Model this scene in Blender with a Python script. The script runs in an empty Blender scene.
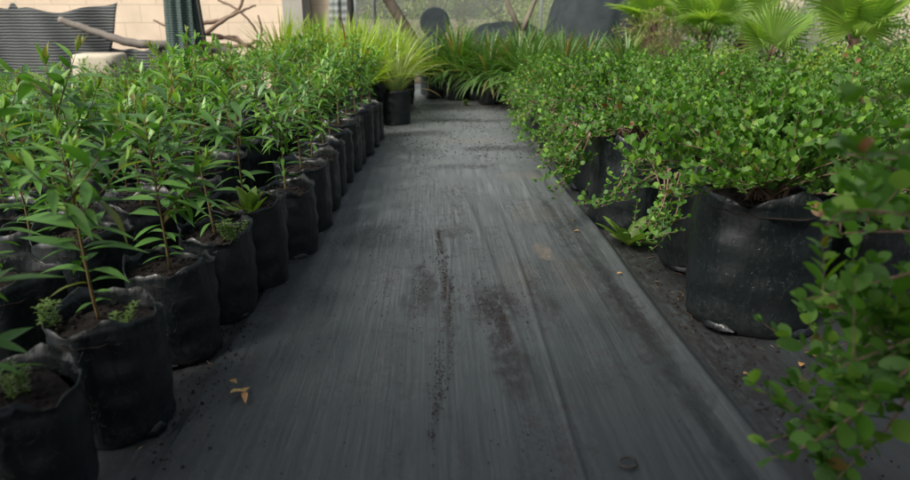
import bpy, math, random
import numpy as np
from mathutils import Vector, Matrix

# ------------------------------------------------------------------ camera, light, exposure
sc = bpy.context.scene
COL = sc.collection
cam_data = bpy.data.cameras.new('camera'); cam = bpy.data.objects.new('camera', cam_data); COL.objects.link(cam)
cam_data.lens = 25.7; cam_data.sensor_width = 36; cam_data.clip_start = 0.02; cam_data.clip_end = 400
cam.location = (0, 0, 0.9)
cam.rotation_euler = (math.radians(90) - math.atan(225/650), 0, -math.atan(25/688))
cam_data.dof.use_dof = True; cam_data.dof.focus_distance = 2.3; cam_data.dof.aperture_fstop = 3.0
sc.camera = cam
sc.view_settings.view_transform = 'Standard'; sc.view_settings.look = 'None'
sc.view_settings.exposure = 0.6; sc.view_settings.gamma = 1.0
SUN_EL, SUN_AZ = math.radians(48), math.radians(228)     # azimuth clockwise from +Y: behind the camera, to its left
w = bpy.data.worlds.new('World'); sc.world = w; w.use_nodes = True
nt = w.node_tree; bg = nt.nodes['Background']
sky = nt.nodes.new('ShaderNodeTexSky'); sky.sky_type = 'NISHITA'; sky.sun_disc = False
sky.sun_elevation = SUN_EL; sky.sun_rotation = SUN_AZ; sky.dust_density = 6.0; sky.air_density = 0.7; sky.ozone_density = 0.6
hs = nt.nodes.new('ShaderNodeHueSaturation'); hs.inputs['Saturation'].default_value = .52   # hazy, nearly white sky
nt.links.new(sky.outputs[0], hs.inputs['Color']); nt.links.new(hs.outputs[0], bg.inputs[0]); bg.inputs[1].default_value = 0.15
sl = bpy.data.lights.new('sun', 'SUN'); sl.energy = 2.0; sl.angle = math.radians(14); sl.color = (1, .93, .82)
so = bpy.data.objects.new('sun', sl); COL.objects.link(so)
dv = Vector((math.sin(SUN_AZ)*math.cos(SUN_EL), math.cos(SUN_AZ)*math.cos(SUN_EL), math.sin(SUN_EL)))
so.rotation_euler = dv.to_track_quat('Z', 'Y').to_euler(); so.location = dv*20

# ------------------------------------------------------------------ helpers
R = random.Random(7)
NR = np.random.default_rng(7)
def V(*a): return np.array(a, dtype=float)
def nrm(v):
    v = np.asarray(v, float); return v/(np.linalg.norm(v, axis=-1, keepdims=True)+1e-12)

class MB:
    def __init__(s): s.v = []; s.f = []; s.a = []; s.n = 0
    def add(s, verts, faces, age=0.0):
        verts = np.asarray(verts, float).reshape(-1, 3)
        s.v.append(verts)
        s.f.extend([tuple(i+s.n for i in f) for f in faces])
        s.a.extend([age]*len(faces)); s.n += len(verts)
    def tube(s, pts, rad, n=6, cap=True, age=0.0):
        pts = [np.asarray(p, float) for p in pts]; k = len(pts)
        if not hasattr(rad, '__len__'): rad = [rad]*k
        vs = []; prev = None
        for i in range(k):
            t = nrm(pts[min(i+1, k-1)]-pts[max(i-1, 0)])
            if prev is None:
                a = V(0, 0, 1) if abs(t[2]) < .9 else V(1, 0, 0)
                x = nrm(np.cross(a, t))
            else: x = nrm(prev - t*np.dot(prev, t))
            prev = x; y = np.cross(t, x)
            for j in range(n):
                an = 2*math.pi*j/n
                vs.append(pts[i]+rad[i]*(math.cos(an)*x+math.sin(an)*y))
        fs = [(i*n+j, i*n+(j+1) % n, (i+1)*n+(j+1) % n, (i+1)*n+j) for i in range(k-1) for j in range(n)]
        if cap: fs += [tuple(range(n-1, -1, -1)), tuple((k-1)*n+j for j in range(n))]
        s.add(vs, fs, age)
    def box(s, lo, hi):
        x0, y0, z0 = lo; x1, y1, z1 = hi
        s.add([(x0,y0,z0),(x1,y0,z0),(x1,y1,z0),(x0,y1,z0),(x0,y0,z1),(x1,y0,z1),(x1,y1,z1),(x0,y1,z1)],
              [(3,2,1,0),(4,5,6,7),(0,1,5,4),(1,2,6,5),(2,3,7,6),(3,0,4,7)])
    def leaf(s, pos, d, up, L, W, kind='lance', droop=.25, fold=.25, age=0.0, curl=0.0):
        u, hw, fs = TPL[kind]
        d = nrm(d); side = np.cross(up, d); ns = np.linalg.norm(side)
        if ns < 1e-3: side = np.cross(V(1, 0, 0), d)
        side = nrm(side); up2 = np.cross(d, side)
        if curl:
            c, q = math.cos(curl), math.sin(curl); side, up2 = side*c+up2*q, up2*c-side*q
        x = u[:, 0]*L; y = u[:, 1]*W*.5
        z = -droop*L*u[:, 0]**2 + fold*np.abs(y)
        s.add(pos + x[:, None]*d + y[:, None]*side + z[:, None]*up2, fs, age)
    def strap(s, pos, az, el, L, W, bend, n=9, age=0.0, fold=.35, pw=1.6, kink=0):
        # long arching leaf; el start elevation, bend total radians of droop
        p = np.asarray(pos, float).copy(); vs = []; fs = []
        h = V(math.cos(az), math.sin(az), 0); sd = V(-math.sin(az), math.cos(az), 0)
        for i in range(n+1):
            t = i/n; e = el - bend*t**pw
            d = h*math.cos(e)+V(0, 0, 1)*math.sin(e); up = -h*math.sin(e)+V(0, 0, 1)*math.cos(e)
            ww = W*.5*min(1, .55+t*2)*(1-t**2.5)**.8 + .0004
            vs += [p-sd*ww+up*fold*ww, p, p+sd*ww+up*fold*ww]
            p = p + d*L/n + sd*kink*L/n*t
        for i in range(n):
            for j in range(2): fs.append((3*i+j, 3*i+j+1, 3*i+j+4, 3*i+j+3))
        s.add(vs, fs, age)
    def mesh(s, name, mat, smooth=True):
        me = bpy.data.meshes.new(name)
        vv = np.concatenate(s.v) if s.v else np.zeros((0, 3))
        me.from_pydata(vv.tolist(), [], s.f)
        if any(s.a):
            at = me.attributes.new('age', 'FLOAT', 'FACE'); at.data.foreach_set('value', np.array(s.a, dtype=np.float32))
        me.polygons.foreach_set('use_smooth', [smooth]*len(me.polygons))
        me.materials.append(mat); me.update()
        return me

def tpl(us, ws):
    vs = [(0, 0)]; rows = []
    for u, ww in zip(us, ws):
        rows.append(len(vs)); vs += [(u, -ww), (u, 0), (u, ww)]
    tip = len(vs); vs.append((1, 0)); fs = [(0, rows[0]+1, rows[0]), (0, rows[0]+2, rows[0]+1)]
    for a, b in zip(rows[:-1], rows[1:]):
        fs += [(a, a+1, b+1, b), (a+1, a+2, b+2, b+1)]
    r = rows[-1]; fs += [(r, r+1, tip), (r+1, r+2, tip)]
    return np.array(vs, float), None, fs
TPL = {
 'lance': tpl([.1, .3, .55, .8], [.22, .85, .95, .5]),
 'lance_fine': tpl([.07, .18, .32, .48, .64, .8, .92], [.12, .55, .88, 1., .88, .52, .2]),
 'round': tpl([.14, .4, .72, .93], [.45, .95, .88, .38]),
 'round_fine': tpl([.06, .16, .32, .52, .7, .84, .94, .985], [.2, .55, .88, 1., .92, .7, .38, .15]),
 'small': tpl([.3, .7], [.8, .75]),
}
for k_, (a_, b_, c_) in list(TPL.items()): TPL[k_] = (a_, b_, c_)

def link(name, me, parent=None, loc=(0, 0, 0), rot=(0, 0, 0), scale=(1, 1, 1)):
    o = bpy.data.objects.new(name, me); COL.objects.link(o)
    o.location = loc; o.rotation_euler = rot; o.scale = scale
    if parent: o.parent = parent
    return o
def tag(o, label=None, cat=None, group=None, kind=None):
    if label: o['label'] = label
    if cat: o['category'] = cat
    if group: o['group'] = group
    if kind: o['kind'] = kind
    return o
def thing(name, loc, label, cat, group=None, rz=0, sc_=1.0):
    o = link(name, None, None, loc, (0, 0, rz), (sc_,)*3); o.empty_display_size = .1
    return tag(o, label, cat, group)
def copy_thing(src, loc, rz, s, label, group=None):
    c = src.copy(); COL.objects.link(c); c.location = loc; c.rotation_euler = (0, 0, rz); c.scale = (s,)*3
    c['label'] = label
    if group: c['group'] = group
    for ch in list(src.children):
        k = ch.copy(); COL.objects.link(k); k.parent = c
        for g in list(ch.children):
            m = g.copy(); COL.objects.link(m); m.parent = k
    return c
ORD = ['', 'first', 'second', 'third', 'fourth', 'fifth', 'sixth', 'seventh', 'eighth', 'ninth', 'tenth', 'eleventh', 'twelfth',
       'thirteenth', 'fourteenth', 'fifteenth', 'sixteenth', 'seventeenth', 'eighteenth', 'nineteenth', 'twentieth']

# ------------------------------------------------------------------ materials
class M:
    def __init__(s, name):
        s.m = bpy.data.materials.new(name); s.m.use_nodes = True; s.t = s.m.node_tree
        s.b = s.t.nodes['Principled BSDF']; s.o = s.t.nodes['Material Output']
    def n(s, typ, **kw):
        x = s.t.nodes.new(typ)
        for k, v in kw.items():
            if k.startswith('i_'):
                key = k[2:].replace('_', ' '); x.inputs[key].default_value = v
            else: setattr(x, k, v)
        return x
    def l(s, a, b): s.t.links.new(a, b)
    def coord(s, scale=(1, 1, 1), kind='Object', loc=(0, 0, 0)):
        tc = s.n('ShaderNodeTexCoord'); mp = s.n('ShaderNodeMapping')
        mp.inputs['Scale'].default_value = scale; mp.inputs['Location'].default_value = loc
        s.l(tc.outputs[kind], mp.inputs[0]); return mp.outputs[0]
    def noise(s, vec, scale=5, detail=5, rough=.6):
        x = s.n('ShaderNodeTexNoise'); x.inputs['Scale'].default_value = scale
        x.inputs['Detail'].default_value = detail; x.inputs['Roughness'].default_value = rough
        s.l(vec, x.inputs['Vector']); return x.outputs['Fac']
    def ramp(s, fac, stops):
        x = s.n('ShaderNodeValToRGB'); cr = x.color_ramp
        while len(cr.elements) < len(stops): cr.elements.new(.5)
        for e, (p, c) in zip(cr.elements, stops):
            e.position = p; e.color = (*c, 1) if hasattr(c, '__len__') else (c, c, c, 1)
        s.l(fac, x.inputs[0]); return x.outputs[0]
    def mix(s, fac, a, b, mode='MIX'):
        x = s.n('ShaderNodeMix', data_type='RGBA', blend_type=mode)
        for sock, v in ((x.inputs[0], fac), (x.inputs[6], a), (x.inputs[7], b)):
            if isinstance(v, bpy.types.NodeSocket): s.l(v, sock)
            elif hasattr(v, '__len__'): sock.default_value = (*v, 1)
            else: sock.default_value = v if sock.type == 'VALUE' else (v, v, v, 1)
        return x.outputs[2]
    def math(s, op, a, b=0.0, c=None, clamp=False):
        x = s.n('ShaderNodeMath', operation=op); x.use_clamp = clamp
        for i, v in enumerate((a, b, c)):
            if v is None: continue
            if isinstance(v, bpy.types.NodeSocket): s.l(v, x.inputs[i])
            else: x.inputs[i].default_value = v
        return x.outputs[0]
    def bump(s, h, strength=.5, dist=.01):
        x = s.n('ShaderNodeBump'); x.inputs['Strength'].default_value = strength; x.inputs['Distance'].default_value = dist
        s.l(h, x.inputs['Height']); s.l(x.outputs[0], s.b.inputs['Normal']); return x.outputs[0]

def leaf_mat(name, c1, c2, young=(.16, .20, .05), old=(.22, .07, .02), rough=.42, transl=.3, spec=.5, tip=None):
    m = M(name)
    geo = m.n('ShaderNodeNewGeometry'); oi = m.n('ShaderNodeObjectInfo')
    at = m.n('ShaderNodeAttribute', attribute_name='age')
    col = m.mix(geo.outputs['Random Per Island'], c1, c2)
    ob = m.ramp(oi.outputs['Random'], [(0, (.66, .74, .76)), (.5, (1, 1, 1)), (1, (1.35, 1.2, .85))])
    col = m.mix(1.0, col, ob, 'MULTIPLY')
    nz = m.noise(m.coord((1, 1, 1)), 60, 2)
    col = m.mix(m.math('MULTIPLY', nz, .35), col, (c2[0]*1.5, c2[1]*1.25, c2[2]))
    # age 0..1 young leaves, age < 0 withered leaves
    col = m.mix(m.math('MULTIPLY', at.outputs['Fac'], 1.4, clamp=True), col, young)
    if tip: col = m.mix(m.math('MULTIPLY', m.math('SUBTRACT', at.outputs['Fac'], .75), 4.0, clamp=True), col, tip)
    col = m.mix(m.math('MULTIPLY', at.outputs['Fac'], -1.0, clamp=True), col, old)
    back = m.mix(geo.outputs['Backfacing'], col, m.mix(.15, col, (.16, .21, .12)))
    m.l(back, m.b.inputs['Base Color'])
    m.b.inputs['Roughness'].default_value = rough; m.b.inputs['Specular IOR Level'].default_value = spec
    tr = m.n('ShaderNodeBsdfTranslucent'); tc = m.mix(1.0, col, (1.5, 1.6, .6), 'MULTIPLY'); m.l(tc, tr.inputs[0])
    mx = m.n('ShaderNodeMixShader'); mx.inputs[0].default_value = transl
    m.l(m.b.outputs[0], mx.inputs[1]); m.l(tr.outputs[0], mx.inputs[2]); m.l(mx.outputs[0], m.o.inputs[0])
    return m.m
def plain(name, c, c2=None, rough=.8, scale=20, bump=.3, dist=.005, spec=.3, stretch=(1, 1, 1), metal=0):
    m = M(name); co = m.coord(stretch); f = m.noise(co, scale, 6)
    m.l(m.mix(m.ramp(f, [(.3, 0), (.7, 1)]), c, c2 or tuple(x*.6 for x in c)), m.b.inputs['Base Color'])
    m.b.inputs['Roughness'].default_value = rough; m.b.inputs['Specular IOR Level'].default_value = spec
    m.b.inputs['Metallic'].default_value = metal
    m.bump(f, bump, dist); return m.m

M_sap = leaf_mat('sapling_leaf', (.024, .098, .022), (.090, .24, .036), young=(.18, .37, .045), old=(.25, .09, .04), rough=.42, tip=(.19, .15, .05))
M_bush = leaf_mat('bush_leaf', (.016, .075, .013), (.080, .215, .024), young=(.18, .34, .04), old=(.22, .07, .03), rough=.46, transl=.34, spec=.25)
M_light = leaf_mat('light_leaf', (.16, .30, .03), (.28, .42, .05), rough=.5, transl=.4)
M_agap = leaf_mat('strap_leaf', (.022, .105, .018), (.070, .20, .038), old=(.30, .20, .07), rough=.4)
M_spider = leaf_mat('striped_leaf', (.28, .40, .14), (.50, .58, .30), old=(.40, .27, .10), rough=.45)
M_strapy = leaf_mat('yellow_strap_leaf', (.06, .18, .04), (.16, .29, .07), old=(.40, .30, .08), rough=.45)
M_palm = leaf_mat('palm_leaf', (.13, .28, .04), (.26, .42, .08), old=(.3, .22, .1), rough=.45, transl=.5)
M_yucca = leaf_mat('yucca_leaf', (.22, .34, .06), (.42, .48, .14), rough=.45)
M_tree = leaf_mat('tree_leaf', (.12, .19, .05), (.26, .32, .11), rough=.5, transl=.4)
M_weed = leaf_mat('weed_leaf', (.06, .16, .025), (.12, .24, .04), rough=.4)
M_dead = leaf_mat('dead_leaf', (.34, .12, .045), (.40, .26, .10), rough=.7, transl=.1)
M_stem = plain('stem_bark', (.15, .085, .035), (.11, .10, .035), scale=60)
M_twig = plain('twig_bark', (.14, .09, .06), (.22, .16, .12), scale=50)
M_bark = plain('tree_bark', (.13, .105, .08), (.05, .042, .034), scale=14, bump=.8, dist=.02, stretch=(1, 1, .3))
M_palebark = plain('pale_bark', (.20, .18, .155), (.11, .095, .08), scale=12, bump=.5, stretch=(1, 1, .4))
M_fibre = plain('palm_fibre', (.16, .10, .07), (.07, .045, .03), scale=30, bump=1, dist=.02, stretch=(1, 1, .3))
M_steel = plain('dark_steel', (.03, .032, .032), (.05, .045, .04), rough=.5, scale=25)
M_pole = plain('grey_pole', (.20, .22, .22), (.14, .15, .15), rough=.5, scale=15)
M_soilbag = plain('potting_soil', (.009, .007, .006), (.024, .018, .015), rough=1, scale=90, bump=1, dist=.01)
M_crumb = plain('soil_crumb', (.012, .010, .009), (.030, .023, .019), rough=1, scale=200)
M_fruit = plain('fruit', (.6, .28, .03), (.65, .38, .05), rough=.4)

def bag_material():
    m = M('black_polythene')
    co = m.coord((1, 1, 1)); z = m.n('ShaderNodeSeparateXYZ'); m.l(co, z.inputs[0])
    oi = m.n('ShaderNodeObjectInfo')
    sh = m.n('ShaderNodeVectorMath', operation='MULTIPLY_ADD'); m.l(oi.outputs['Random'], sh.inputs[0])
    sh.inputs[1].default_value = (40, 40, 40); m.l(co, sh.inputs[2])
    big = m.noise(sh.outputs[0], 9, 5, .6); fine = m.noise(sh.outputs[0], 70, 4, .7)
    # splashed dust and soil near the foot
    foot = m.math('SUBTRACT', 1.0, m.math('MULTIPLY', z.outputs[2], 9.0), clamp=True)
    dust = m.math('MULTIPLY', foot, m.ramp(fine, [(.42, 0), (.62, 1)]))
    smear = m.ramp(big, [(.52, 0), (.75, .55)])
    f = m.math('ADD', m.math('MULTIPLY', dust, .35), m.math('MULTIPLY', smear, .22), clamp=True)
    def lines(scl, det, w_, lo):
        q = m.noise(m.coord((scl, scl, scl*.55), loc=(lo, 0, lo)), 1.0, det, .6)
        return m.math('SUBTRACT', 1.0, m.math('DIVIDE', m.math('ABSOLUTE', m.math('SUBTRACT', q, .5)), w_), clamp=True)
    ln = m.math('MAXIMUM', lines(14, 3, .006, 3), m.math('MULTIPLY', lines(38, 4, .012, 8), .6))
    ln = m.math('MULTIPLY', ln, m.ramp(fine, [(.42, 0), (.6, 1)]))
    f = m.math('ADD', f, m.math('MULTIPLY', ln, .30), clamp=True)
    m.l(m.mix(f, (.0038, .0072, .0078), (.045, .050, .050)), m.b.inputs['Base Color'])
    m.l(m.ramp(fine, [(.3, .30), (.7, .46)]), m.b.inputs['Roughness'])
    m.b.inputs['Specular IOR Level'].default_value = .5
    st = m.noise(m.coord((16, 16, 3.5)), 1.0, 3, .5); st3 = m.noise(m.coord((5, 5, 22), loc=(2, 3, 1)), 1.0, 3, .5)
    h = m.math('ADD', st, m.math('ADD', m.math('MULTIPLY', st3, .22), m.math('MULTIPLY', ln, .10)))
    m.bump(h, .7, .014)
    return m.m
M_bag = bag_material()

def ground_cloth(name, dark, light, stains_shade=(), far_sheen=False):
    m = M(name); co = m.coord()
    streak = m.noise(m.coord((150, 2.2, 1)), 1.0, 6, .75)
    streak2 = m.noise(m.coord((34, .55, 1)), 1.0, 5, .7)
    weave = m.n('ShaderNodeTexWave', wave_type='BANDS', bands_direction='X'); weave.inputs['Scale'].default_value = 105
    weave.inputs['Distortion'].default_value = .6; m.l(co, weave.inputs[0])
    weft = m.n('ShaderNodeTexWave', wave_type='BANDS', bands_direction='Y'); weft.inputs['Scale'].default_value = 95
    weft.inputs['Distortion'].default_value = .6; m.l(co, weft.inputs[0])
    cloud = m.noise(co, 1.7, 6, .65)
    f = m.math('ADD', m.math('MULTIPLY', streak, .5), m.math('ADD', m.math('MULTIPLY', streak2, .4), m.math('MULTIPLY', cloud, .45)))
    col = m.mix(m.ramp(f, [(.45, 0), (.9, 1)]), dark, light)
    scr = m.noise(m.coord((420, 3.5, 1), loc=(1, 2, 0)), 1.0, 4, .7); scr2 = m.noise(m.coord((55, 1.2, 1), loc=(4, 2, 0)), 1.0, 5, .75)
    pale = m.math('MULTIPLY', m.ramp(scr, [(.50, 0), (.66, 1)]), m.ramp(scr2, [(.42, .1), (.62, 1)]))
    col = m.mix(m.math('MULTIPLY', pale, .5), col, (.095, .108, .110))
    dk = m.ramp(m.noise(m.coord((90, 1.6, 1), loc=(7, 7, 0)), 1.0, 5, .7), [(.30, 1), (.44, 0)])
    col = m.mix(m.math('MULTIPLY', dk, .5), col, (.010, .013, .014))
    ss = m.n('ShaderNodeSeparateXYZ'); m.l(co, ss.inputs[0])      # dusty along the middle; paler further in paints the grazing sheen
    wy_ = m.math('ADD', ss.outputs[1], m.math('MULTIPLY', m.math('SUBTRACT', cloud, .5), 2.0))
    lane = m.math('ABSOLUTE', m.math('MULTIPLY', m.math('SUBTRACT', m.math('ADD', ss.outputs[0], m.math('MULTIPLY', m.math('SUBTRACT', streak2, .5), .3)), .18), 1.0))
    dust_sheen = m.math('MULTIPLY', m.ramp(m.math('DIVIDE', wy_, 10.0), [(.16, .10), (.46, 1)]), m.ramp(lane, [(.35, 1), (.75, 0)]))
    col = m.mix(m.math('MULTIPLY', dust_sheen, .8), col, m.mix(m.ramp(streak, [(.35, 0), (.65, 1)]), (.065, .075, .076), (.24, .262, .265)))
    # dry scuff marks and trodden soil: blotches of earth left on the cloth
    br = m.noise(m.coord((1, .6, 1), loc=(3, 1, 0)), 38, 6, .75)
    br2 = m.noise(m.coord((1.5, .5, 1), loc=(9, 4, 0)), 3.2, 5, .65)
    mask = m.math('MULTIPLY', m.ramp(br, [(.47, 0), (.6, 1)]), m.ramp(br2, [(.48, 0), (.64, 1)]))
    col = m.mix(m.math('MULTIPLY', mask, .75), col, (.018, .015, .014))
    sx = m.n('ShaderNodeSeparateXYZ'); m.l(co, sx.inputs[0])
    wx = m.math('ADD', sx.outputs[0], m.math('MULTIPLY', m.math('SUBTRACT', m.noise(co, 7, 4, .7), .5), .16))
    wy = m.math('ADD', sx.outputs[1], m.math('MULTIPLY', m.math('SUBTRACT', m.noise(m.coord(loc=(5, 0, 0)), 6, 4, .7), .5), .25))
    for (cx, cy, rx, ry, c, amt) in stains_shade:
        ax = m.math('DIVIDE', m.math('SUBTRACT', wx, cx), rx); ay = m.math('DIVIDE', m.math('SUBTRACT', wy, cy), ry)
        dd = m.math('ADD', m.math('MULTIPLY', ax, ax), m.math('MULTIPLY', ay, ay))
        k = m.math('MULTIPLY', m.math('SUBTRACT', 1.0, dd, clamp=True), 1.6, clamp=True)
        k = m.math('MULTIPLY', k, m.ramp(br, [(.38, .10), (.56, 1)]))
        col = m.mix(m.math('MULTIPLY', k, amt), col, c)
    m.l(col, m.b.inputs['Base Color'])
    m.l(m.math('ADD', m.ramp(streak, [(.3, .28), (.7, .46)]), m.math('MULTIPLY', mask, .3)), m.b.inputs['Roughness'])
    m.b.inputs['Specular IOR Level'].default_value = .7
    h = m.math('ADD', m.math('ADD', m.math('MULTIPLY', weave.outputs['Fac'], .25), m.math('MULTIPLY', weft.outputs['Fac'], .2)),
               m.math('ADD', m.math('MULTIPLY', streak, .7), m.math('MULTIPLY', m.noise(m.coord((6, 3, 1)), 2, 5), 1.2)))
    m.bump(h, .5, .004)
    return m.m
SOIL_SHADE = (.014, .0115, .011); TAN = (.19, .15, .11)
stains_shade = [(.20, 1.62, .05, .3, SOIL_SHADE, .9), (-.02, 2.1, .03, .3, SOIL_SHADE, .8), (.62, 1.6, .05, 1.2, (.012, .013, .013), .7), (.56, 2.6, .03, 1.0, (.012, .013, .013), .6), (.20, 1.90, .08, .20, SOIL_SHADE, 1.0), (.21, 1.55, .06, .22, SOIL_SHADE, .55), (-.06, 2.05, .05, .28, SOIL_SHADE, .5), (.36, 1.98, .05, .2, SOIL_SHADE, .55),  # neutral dark strips beside the hem paint in its fold shadow
          (.02, 1.9, .10, .12, SOIL_SHADE, .45), (.05, 2.05, .02, .5, SOIL_SHADE, .8), (-.23, 2.6, .16, .2, SOIL_SHADE, .55), (.1, 2.7, .1, .1, SOIL_SHADE, .6),
          (.44, 2.4, .045, .10, TAN, .5), (.3, 2.15, .09, .25, TAN, .10), (.5, 2.15, .08, .2, TAN, .12), (.55, 3.7, .2, .1, TAN, .25),
          (.15, 4.0, .3, .15, SOIL_SHADE, .6), (.62, 1.85, .06, .25, SOIL_SHADE, .6), (-.4, 1.9, .1, .2, SOIL_SHADE, .35), (.48, 2.95, .12, .2, TAN, .13)]
M_mat = ground_cloth('woven_mat', (.010, .0145, .0155), (.040, .049, .051), stains_shade)
st2 = [(.45, 4.6, .3, .12, SOIL_SHADE, .8), (-.1, 5.2, .3, .15, SOIL_SHADE, .7), (.3, 5.9, .5, .12, SOIL_SHADE, .8), (.3, 4.9, .3, .1, TAN, .4),
       (.84, 2.2, .15, 3.0, SOIL_SHADE, .8), (-.62, 2.4, .16, 3.0, SOIL_SHADE, .7), (-.1, 4.5, .2, .2, SOIL_SHADE, .6), (.4, 6.8, 1.6, .3, SOIL_SHADE, .8)]  # long strip right of the hem: soil, with the trough shadow painted in
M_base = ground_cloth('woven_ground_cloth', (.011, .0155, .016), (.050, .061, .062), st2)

# ------------------------------------------------------------------ ground
def sheet(name, x0, x1, y0, y1, nx, ny, zf, mat, kind='structure'):
    xs = np.linspace(x0, x1, nx+1); ys = np.linspace(y0, y1, ny+1); X, Y = np.meshgrid(xs, ys)
    Z = zf(X, Y); vs = np.stack([X, Y, Z], -1).reshape(-1, 3); W = nx+1
    i = np.arange(nx*ny); a = (i//nx)*W + i % nx
    me = bpy.data.meshes.new(name); me.from_pydata(vs.tolist(), [], np.stack([a, a+1, a+1+W, a+W], -1).tolist())
    me.polygons.foreach_set('use_smooth', [True]*len(me.polygons)); me.materials.append(mat)
    o = link(name, me); o['kind'] = kind; return o
M_earth = plain('earth', (.16, .12, .085), (.09, .07, .05), rough=1, scale=3, bump=.6, dist=.05)
sheet('ground', -90, 90, -40, 160, 4, 4, lambda X, Y: X*0-.03, M_earth)
def zbase(X, Y):
    return .003*np.sin(X*5+Y*2)*np.sin(Y*3.1-X)+.002*np.sin(X*13+2*np.sin(Y*4))
sheet('ground_cloth', -7, 7, -3, 9.2, 300, 400, zbase, M_base)
def zmat(X, Y):
    z = .0125+zbase(X, Y)*.8
    def ridge(cx, w_, h, y0=-9, y1=9, slope=0.0, wob=.01):
        c = cx+slope*(Y-1.8)+wob*np.sin(Y*2.3+cx*9)
        env = np.clip((Y-y0)/.4, 0, 1)*np.clip((y1-Y)/.4, 0, 1)
        return h*env*np.exp(-((X-c)/w_)**2)
    z += ridge(.31, .008, .007, .3, 3.0, .005) + ridge(.24, .010, .005, 1.2, 3.4, -.05) + ridge(.05, .006, .004, .8, 3, .04)
    z += ridge(-.12, .03, .004, .3, 4, .02) + ridge(-.3, .02, .004, .4, 4, -.03) + ridge(.48, .025, .004, .8, 4, .02)
    z += ridge(.60, .02, .005, .3, 4, .01, .006)
    z += .0015*np.sin(X*60+3*np.sin(Y*1.7)+Y)*np.sin(Y*.9+X*8)
    # rolled right hem, left hem pressed flat
    z += .026*np.exp(-((X-.695-.006*np.sin(Y*3))/.022)**2)
    z = np.where(X > .725, .004+.3*(.735-X), z)
    z = np.where(X < -.575, .0125+(X+.575)*.4, z)
    z = np.where(Y > 3.98+.04*np.sin(X*6)+.02*np.sin(X*17), -.012, z)
    return z
sheet('path_mat', -.60, .738, -2.5, 4.08, 260, 620, zmat, M_mat)

# ------------------------------------------------------------------ shade canopy added unseen above the frame to darken the near end
def added_canopy():
    m = M('added_shade_cloth'); m.b.inputs['Base Color'].default_value = (.02, .03, .028, 1); m.b.inputs['Roughness'].default_value = .9
    tr = m.n('ShaderNodeBsdfTransparent'); mx = m.n('ShaderNodeMixShader'); mx.inputs[0].default_value = .93
    m.l(tr.outputs[0], mx.inputs[1]); m.l(m.b.outputs[0], mx.inputs[2]); m.l(mx.outputs[0], m.o.inputs[0])
    t = thing('added_shade_canopy', (0, -1.5, 0), 'unseen dark cloth on poles, added to shade the near end of the path', 'added_canopy')
    mb = MB(); vs = []
    for i in range(31):
        for k in range(21):
            x = -3.2+6.4*i/30; y = -2.8+4.5*k/20
            vs.append((x, y, 2.15-.10*math.sin(math.pi*i/30)*math.sin(math.pi*k/20)))
    mb.add(vs, [(i*21+k, (i+1)*21+k, (i+1)*21+k+1, i*21+k+1) for i in range(30) for k in range(20)])
    link('cloth', mb.mesh('cloth', m.m), t)
    for x in (-3.2, 3.2):
        for y in (-2.8, 1.7):
            mb = MB(); mb.tube([(x, y, 0), (x, y, 2.2)], .03, 10); link('pole', mb.mesh('pole', M_pole), t)
added_canopy()

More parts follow.
